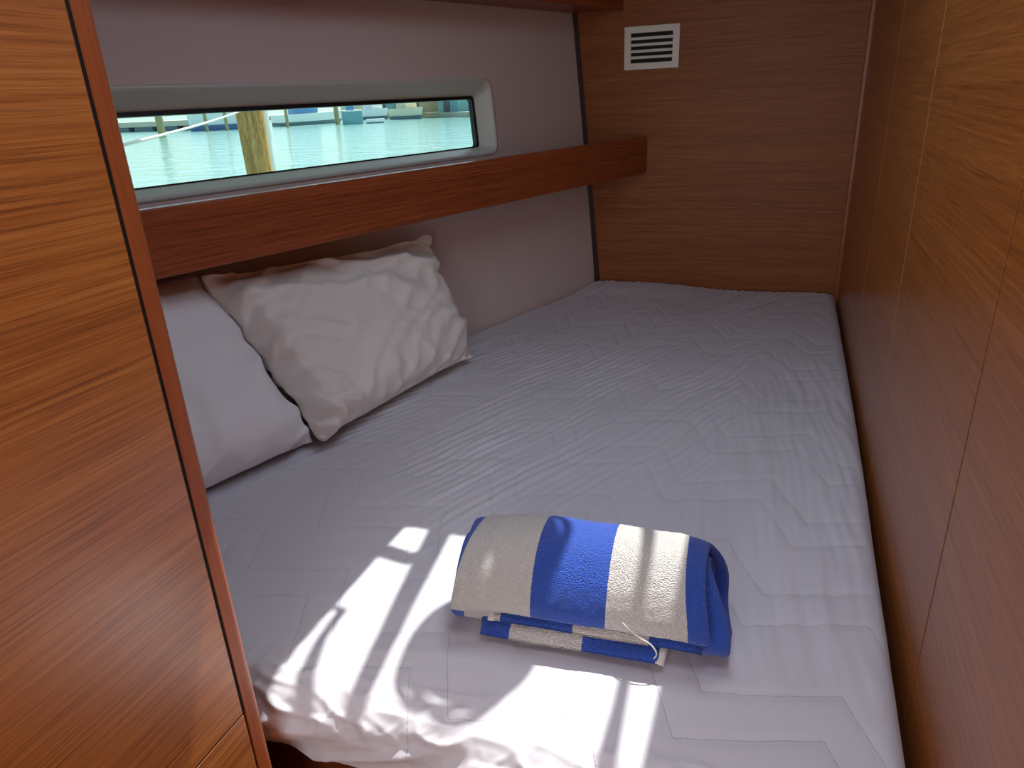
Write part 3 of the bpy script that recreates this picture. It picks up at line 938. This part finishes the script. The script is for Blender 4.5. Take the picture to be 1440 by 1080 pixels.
def fixparent(o, root):
    """child meshes hold world coordinates; undo every parent's offset"""
    for ch in o.children:
        ch.matrix_parent_inverse = Matrix.Translation(-Vector(root.location)) if o is root else Matrix.Identity(4)
        fixparent(ch, root)


b1 = moored_boat('motor_boat', 'white motor boat with a dark blue waterline band, left of the thick near piling', (-32.2, 35.0), (-28.8, 34.9), 2.0, 0.92, M['hull_white'], M['stripe_blue'], M['hull_white'], bow_at=1)
b2 = moored_boat('motor_boat', 'blue topped motor boat with a white band, right of the thick near piling', (-28.5, 37.0), (-26.3, 40.4), 1.6, 0.62, M['hull_white'], M['dock_dark'], M['hull_blue'], bow_at=1)
for q_ in (b1, b2): fixparent(q_, q_)

dk = empty('floating_dock', (-37.0, 36.6, WZ), 'long pale floating dock on dark floats at the left end of the window view', 'dock')
dd = np.array((9.2, -1.04)); dd /= np.linalg.norm(dd); dn_ = np.array((-dd[1], dd[0])); o_ = np.array((-44.0, 37.1))
MB().obox((o_[0], o_[1], WZ + .28), (dd[0] * 11.4, dd[1] * 11.4, 0), (dn_[0] * 2, dn_[1] * 2, 0), (0, 0, 0.30)).build('deck', M['dock'], dk)
for k in range(5):
    p = o_ + dd * (0.4 + k * 2.25) + dn_ * .1
    MB().obox((p[0], p[1], WZ - .2), (dd[0] * 1.7, dd[1] * 1.7, 0), (dn_[0] * 1.8, dn_[1] * 1.8, 0), (0, 0, 0.48)).build('float', M['dock_dark'], dk)
fd = empty('finger_dock', (-21.6, 36.4, WZ), 'low white finger dock end right of the teal dock box', 'dock')
a_ = np.array((-21.93, 36.25)); e_ = np.array((1.56, 1.0)); e_ /= np.linalg.norm(e_); f_ = np.array((-e_[1], e_[0]))
MB().obox((a_[0], a_[1], WZ + .06), tuple(e_ * 1.0) + (0,), tuple(f_ * .5) + (0,), (0, 0, .16)).build('deck', M['hull_white'], fd)
MB().obox((a_[0] + f_[0] * .05, a_[1] + f_[1] * .05, WZ - .2), tuple(e_ * .95) + (0,), tuple(f_ * .4) + (0,), (0, 0, .26)).build('float', M['dock_dark'], fd)
bx = empty('dock_box', (-22.35, 36.1, WZ), 'pale teal dock box standing in the water at mid window', 'box')
a_ = np.array((-22.72, 35.5)); e_ = np.array((0.65, 0.72)); e_ /= np.linalg.norm(e_); f_ = np.array((-e_[1], e_[0]))
MB().obox((a_[0], a_[1], WZ - .2), tuple(e_ * .95) + (0,), tuple(f_ * .9) + (0,), (0, 0, 0.86)).build('body', M['teal'], bx, bevel=0.06)
MB().obox((a_[0] - .04, a_[1] - .04, WZ + .66), tuple(e_ * 1.0) + (0,), tuple(f_ * .95) + (0,), (0, 0, 0.08)).build('lid', M['hull_white'], bx, bevel=0.02)
MB().obox((a_[0] + .1, a_[1] + .1, WZ + .74), tuple(e_ * .35) + (0,), tuple(f_ * .4) + (0,), (0, 0, 0.35)).build('bin', M['hull_blue'], bx, bevel=0.02)

piles = [((-27.69, 27.47), .17, 'yellowish dock pile standing apart in front of the floating dock'),
         ((-29.75, 32.7), .085, 'thin grey green pile just left of the white motor boat'),
         ((-29.0, 33.4), .085, 'thin grey green pile in front of the white motor boat'),
         ((-26.21, 35.01), .085, 'thin pale pile in front of the blue topped boat'),
         ((-24.11, 36.74), .13, 'tan pile between the blue topped boat and the teal dock box')]
for (p, r_, lb) in piles:
    tag(MB().tube([(p[0], p[1], WZ - 1.0), (p[0], p[1], WZ + 1.2), (p[0] + .03, p[1], 3.4)], [r_, r_, r_ * .92], 14).build('dock_pile', M['pile'], smooth=True), lb, 'pile', 'far dock piles')

pm = wood('weathered piling', lin(142, 104, 60), lin(198, 150, 90), lin(230, 186, 126), 'z', rough=0.85, fine=0.22, spec=0.2)
pl = MB(); zz = np.linspace(-1.0, 3.0, 60)
pl.tube([(-4.24 + .01 * math.sin(z * 2), 5.18 + .01 * math.cos(z * 3), z) for z in zz], [0.110 + 0.003 * math.sin(z * 5) for z in zz], 28)
tag(pl.build('wooden_piling', pm, smooth=True), 'thick tan wooden piling standing close outside the window', 'piling')
tag(MB().tube([(-4.303, 5.434, -1.0), (-4.303, 5.434, 1.16), (-4.303, 5.434, 1.2), (-4.303, 5.434, 3.0)], [.032, .032, .042, .042], 16).build('dock_pipe', M['hull_white'], smooth=True), 'pale pipe running up the right side of the thick piling', 'pipe')
ln = [np.array((-1.86, 1.52, 1.345)) + (np.array((-4.176, 5.076, 1.442)) - np.array((-1.86, 1.52, 1.345))) * k - np.array((0, 0, 0.012)) * math.sin(math.pi * k) for k in np.linspace(0, 1, 24)]
tag(MB().tube(ln, 0.006, 8).build('mooring_line', M['thread'], smooth=True), 'white mooring line slanting across the left of the window view', 'rope')

# far shore
so_ = np.array((-60.0, 66.0)); se_ = np.array((0.86, -0.51)); se_ /= np.linalg.norm(se_); sn_ = np.array((-se_[1], se_[0])) * -1
sn_ = sn_ if sn_[1] > 0 else -sn_
MB().obox(tuple(so_ + np.array((0, 0))) + (WZ - .5,), tuple(se_ * 75) + (0,), tuple(sn_ * 40) + (0,), (0, 0, 0.80)).build('shore', M['shore'], kind='structure')
sheds = [(31.0, 3.2, 2.6, 'cream', 'cream boat shed on the far shore at mid window'), (36.5, 2.4, 2.4, 'teal', 'pale teal shed on the far shore, left of the small white boat'),
         (40.5, 3.0, 2.5, 'tan', 'tan shed on the far shore behind the small white boat'), (44.6, 2.2, 2.6, 'teal', 'pale teal shed on the far shore nearest the right end of the window')]
for u, wd_, hh, mm, lb in sheds:
    p = so_ + se_ * u + sn_ * 0.8
    r = empty('boat_shed', (p[0], p[1], WZ + .3), lb, 'shed', 'sheds on the far shore')
    MB().obox((p[0], p[1], WZ + .3), tuple(se_ * wd_) + (0,), tuple(sn_ * 3) + (0,), (0, 0, hh)).build('wall', M[mm], r)
    MB().obox(tuple(p - se_ * .2 - sn_ * .2) + (WZ + .3 + hh,), tuple(se_ * (wd_ + .4)) + (0,), tuple(sn_ * 3.4) + (0,), (0, 0, .2)).build('roof', M['dock_dark'], r)
    d0 = p + se_ * wd_ * .3 - sn_ * .03
    MB().obox(tuple(d0) + (WZ + .3,), tuple(se_ * wd_ * .3) + (0,), tuple(sn_ * .05) + (0,), (0, 0, 1.9)).build('door', M['glass_dark'], r)
for u, ln_, mm, lb in ((27.2, 3.4, 'hull_white', 'small white boat moored at the far shore behind the teal dock box'), (38.6, 2.8, 'hull_white', 'small white boat moored at the far shore below the tan shed'),
                       (43.0, 2.6, 'cream', 'small cream boat moored at the far shore near the right end of the window')):
    p = so_ + se_ * u - sn_ * 1.2
    b_ = moored_boat('motor_boat', lb, tuple(p), tuple(p + se_ * ln_), 1.5, 0.62, M[mm], M['dock_dark'], M[mm], group='boats along the far shore', bow_at=1)
    fixparent(b_, b_)

# ------------------------------------------------------------------ clear hatch overhead, with unseen blockers added to dapple the mattress
hz = 2.02
OX, OY = -SUN.x / -SUN.z * (hz - BZ), -SUN.y / -SUN.z * (hz - BZ)


def dk_(x, y, dz=0.0): return (x + OX, y + OY, hz + dz)


hf = bpy.data.objects.new('window_2', None); C.objects.link(hf); hf['kind'] = 'structure'; hf.location = ((HX0 + HX1) / 2, (HY0 + HY1) / 2, 1.95)
V, Fc = plate_with_hole([(HX0 - .05, HY0 - .05), (HX1 + .05, HY0 - .05), (HX1 + .05, HY1 + .05), (HX0 - .05, HY1 + .05)], [(HX0, HY0), (HX1, HY0), (HX1, HY1), (HX0, HY1)], lambda a, b: (a, b, 2.004))
o = obj('hatch_rim', V, Fc, M['gelcoat'], hf); k_ = o.modifiers.new('s', 'SOLIDIFY'); k_.thickness = 0.008; k_.offset = 0
cm, cnt_, cp_ = mat('clear acrylic')
cnt_.nodes.remove(cp_)
ct = cnt_.nodes.new('ShaderNodeBsdfTransparent'); ct.inputs[0].default_value = (0.97, 0.99, 1, 1)
cg = cnt_.nodes.new('ShaderNodeBsdfGlossy'); cg.inputs['Roughness'].default_value = 0.05
cx_ = cnt_.nodes.new('ShaderNodeMixShader'); cx_.inputs[0].default_value = 0.04
cnt_.links.new(ct.outputs[0], cx_.inputs[1]); cnt_.links.new(cg.outputs[0], cx_.inputs[2]); cnt_.links.new(cx_.outputs[0], cnt_.nodes['Material Output'].inputs[0])
MB().box(HX0 - .01, HX1 + .01, HY0 - .01, HY1 + .01, 2.0, 2.006).build('hatch_pane', cm, hf)

M['rope'] = plain('rope', lin(200, 190, 170), 0.9, noise=0.3, scale=200)
M['canvas'] = plain('navy canvas', lin(40, 50, 80), 0.9)
# added sun blocker shaped as a rope coil, wound tight in the middle with a couple of looser turns
cc = np.array((-0.320, 0.646)); pts = []
turns = 8
for k in range(turns * 40):
    f = k / 40.0; r_ = min(0.006 + 0.0104 * f, 0.0788)
    a_ = 2 * math.pi * f
    pts.append(dk_(cc[0] + r_ * 0.90 * math.cos(a_), cc[1] + r_ * 1.10 * math.sin(a_), 0.002))
for k in range(90):
    f = k / 40.0; a_ = 2 * math.pi * f
    r_ = 0.0905 + 0.016 * max(0, math.sin(11 * f + .6)) ** 3 - 0.002 * f
    pts.append(dk_(cc[0] + r_ * 0.90 * math.cos(a_), cc[1] + r_ * 1.10 * math.sin(a_), 0.004 + 0.006 * f))
tag(MB().tube(pts, 0.0068, 8).build('shade_coil', M['rope'], smooth=True), 'unseen rope coil added on the clear hatch overhead to shade the mattress', 'rope')
# added strap-shaped blocker for the dark bar between sun patches, with a short cross piece
tag(MB().prism([dk_(-.502, .90), dk_(-.459, .90), dk_(-.402, .50), dk_(-.36, .30), dk_(-.41, .30), dk_(-.426, .50)], (0, 0, .012)).build('shade_strap', M['canvas'], bevel=.003), 'unseen canvas strap added across the clear hatch overhead to shade the mattress', 'strap')
tag(MB().tube([dk_(-.60, .800, .016), dk_(-.54, .797, .016), dk_(-.49, .792, .018), dk_(-.47, .80, .018)], [.017, .017, .016, .014], 10).build('shade_roll', M['canvas'], smooth=True), 'unseen roll of cloth added at the edge of the hatch overhead to cast shade', 'cloth')  # added blocker, parts the two upper left sun patches
tag(MB().tube([dk_(-.535, .655), dk_(-.521, .65), dk_(-.518, .60), dk_(-.500, .535), dk_(-.455, .47), dk_(-.44, .36)], [.006, .008, .007, .012, .018, .018], 10).build('rope', M['rope'], smooth=True), 'unseen rope end added on the left of the hatch overhead to cast shade', 'rope')  # added rope-shaped blocker, trims the left sun patches
tag(MB().tube([dk_(-.150, .90), dk_(-.146, .80), dk_(-.134, .72), dk_(-.127, .66), dk_(-.124, .60), dk_(-.121, .52), dk_(-.120, .32)], [.010, .010, .009, .008, .009, .012, .013], 10).build('rope', M['rope'], smooth=True), 'unseen rope tail added on the right of the hatch overhead to cast shade', 'rope')  # added rope-shaped blocker for the thin shade streak over the towel
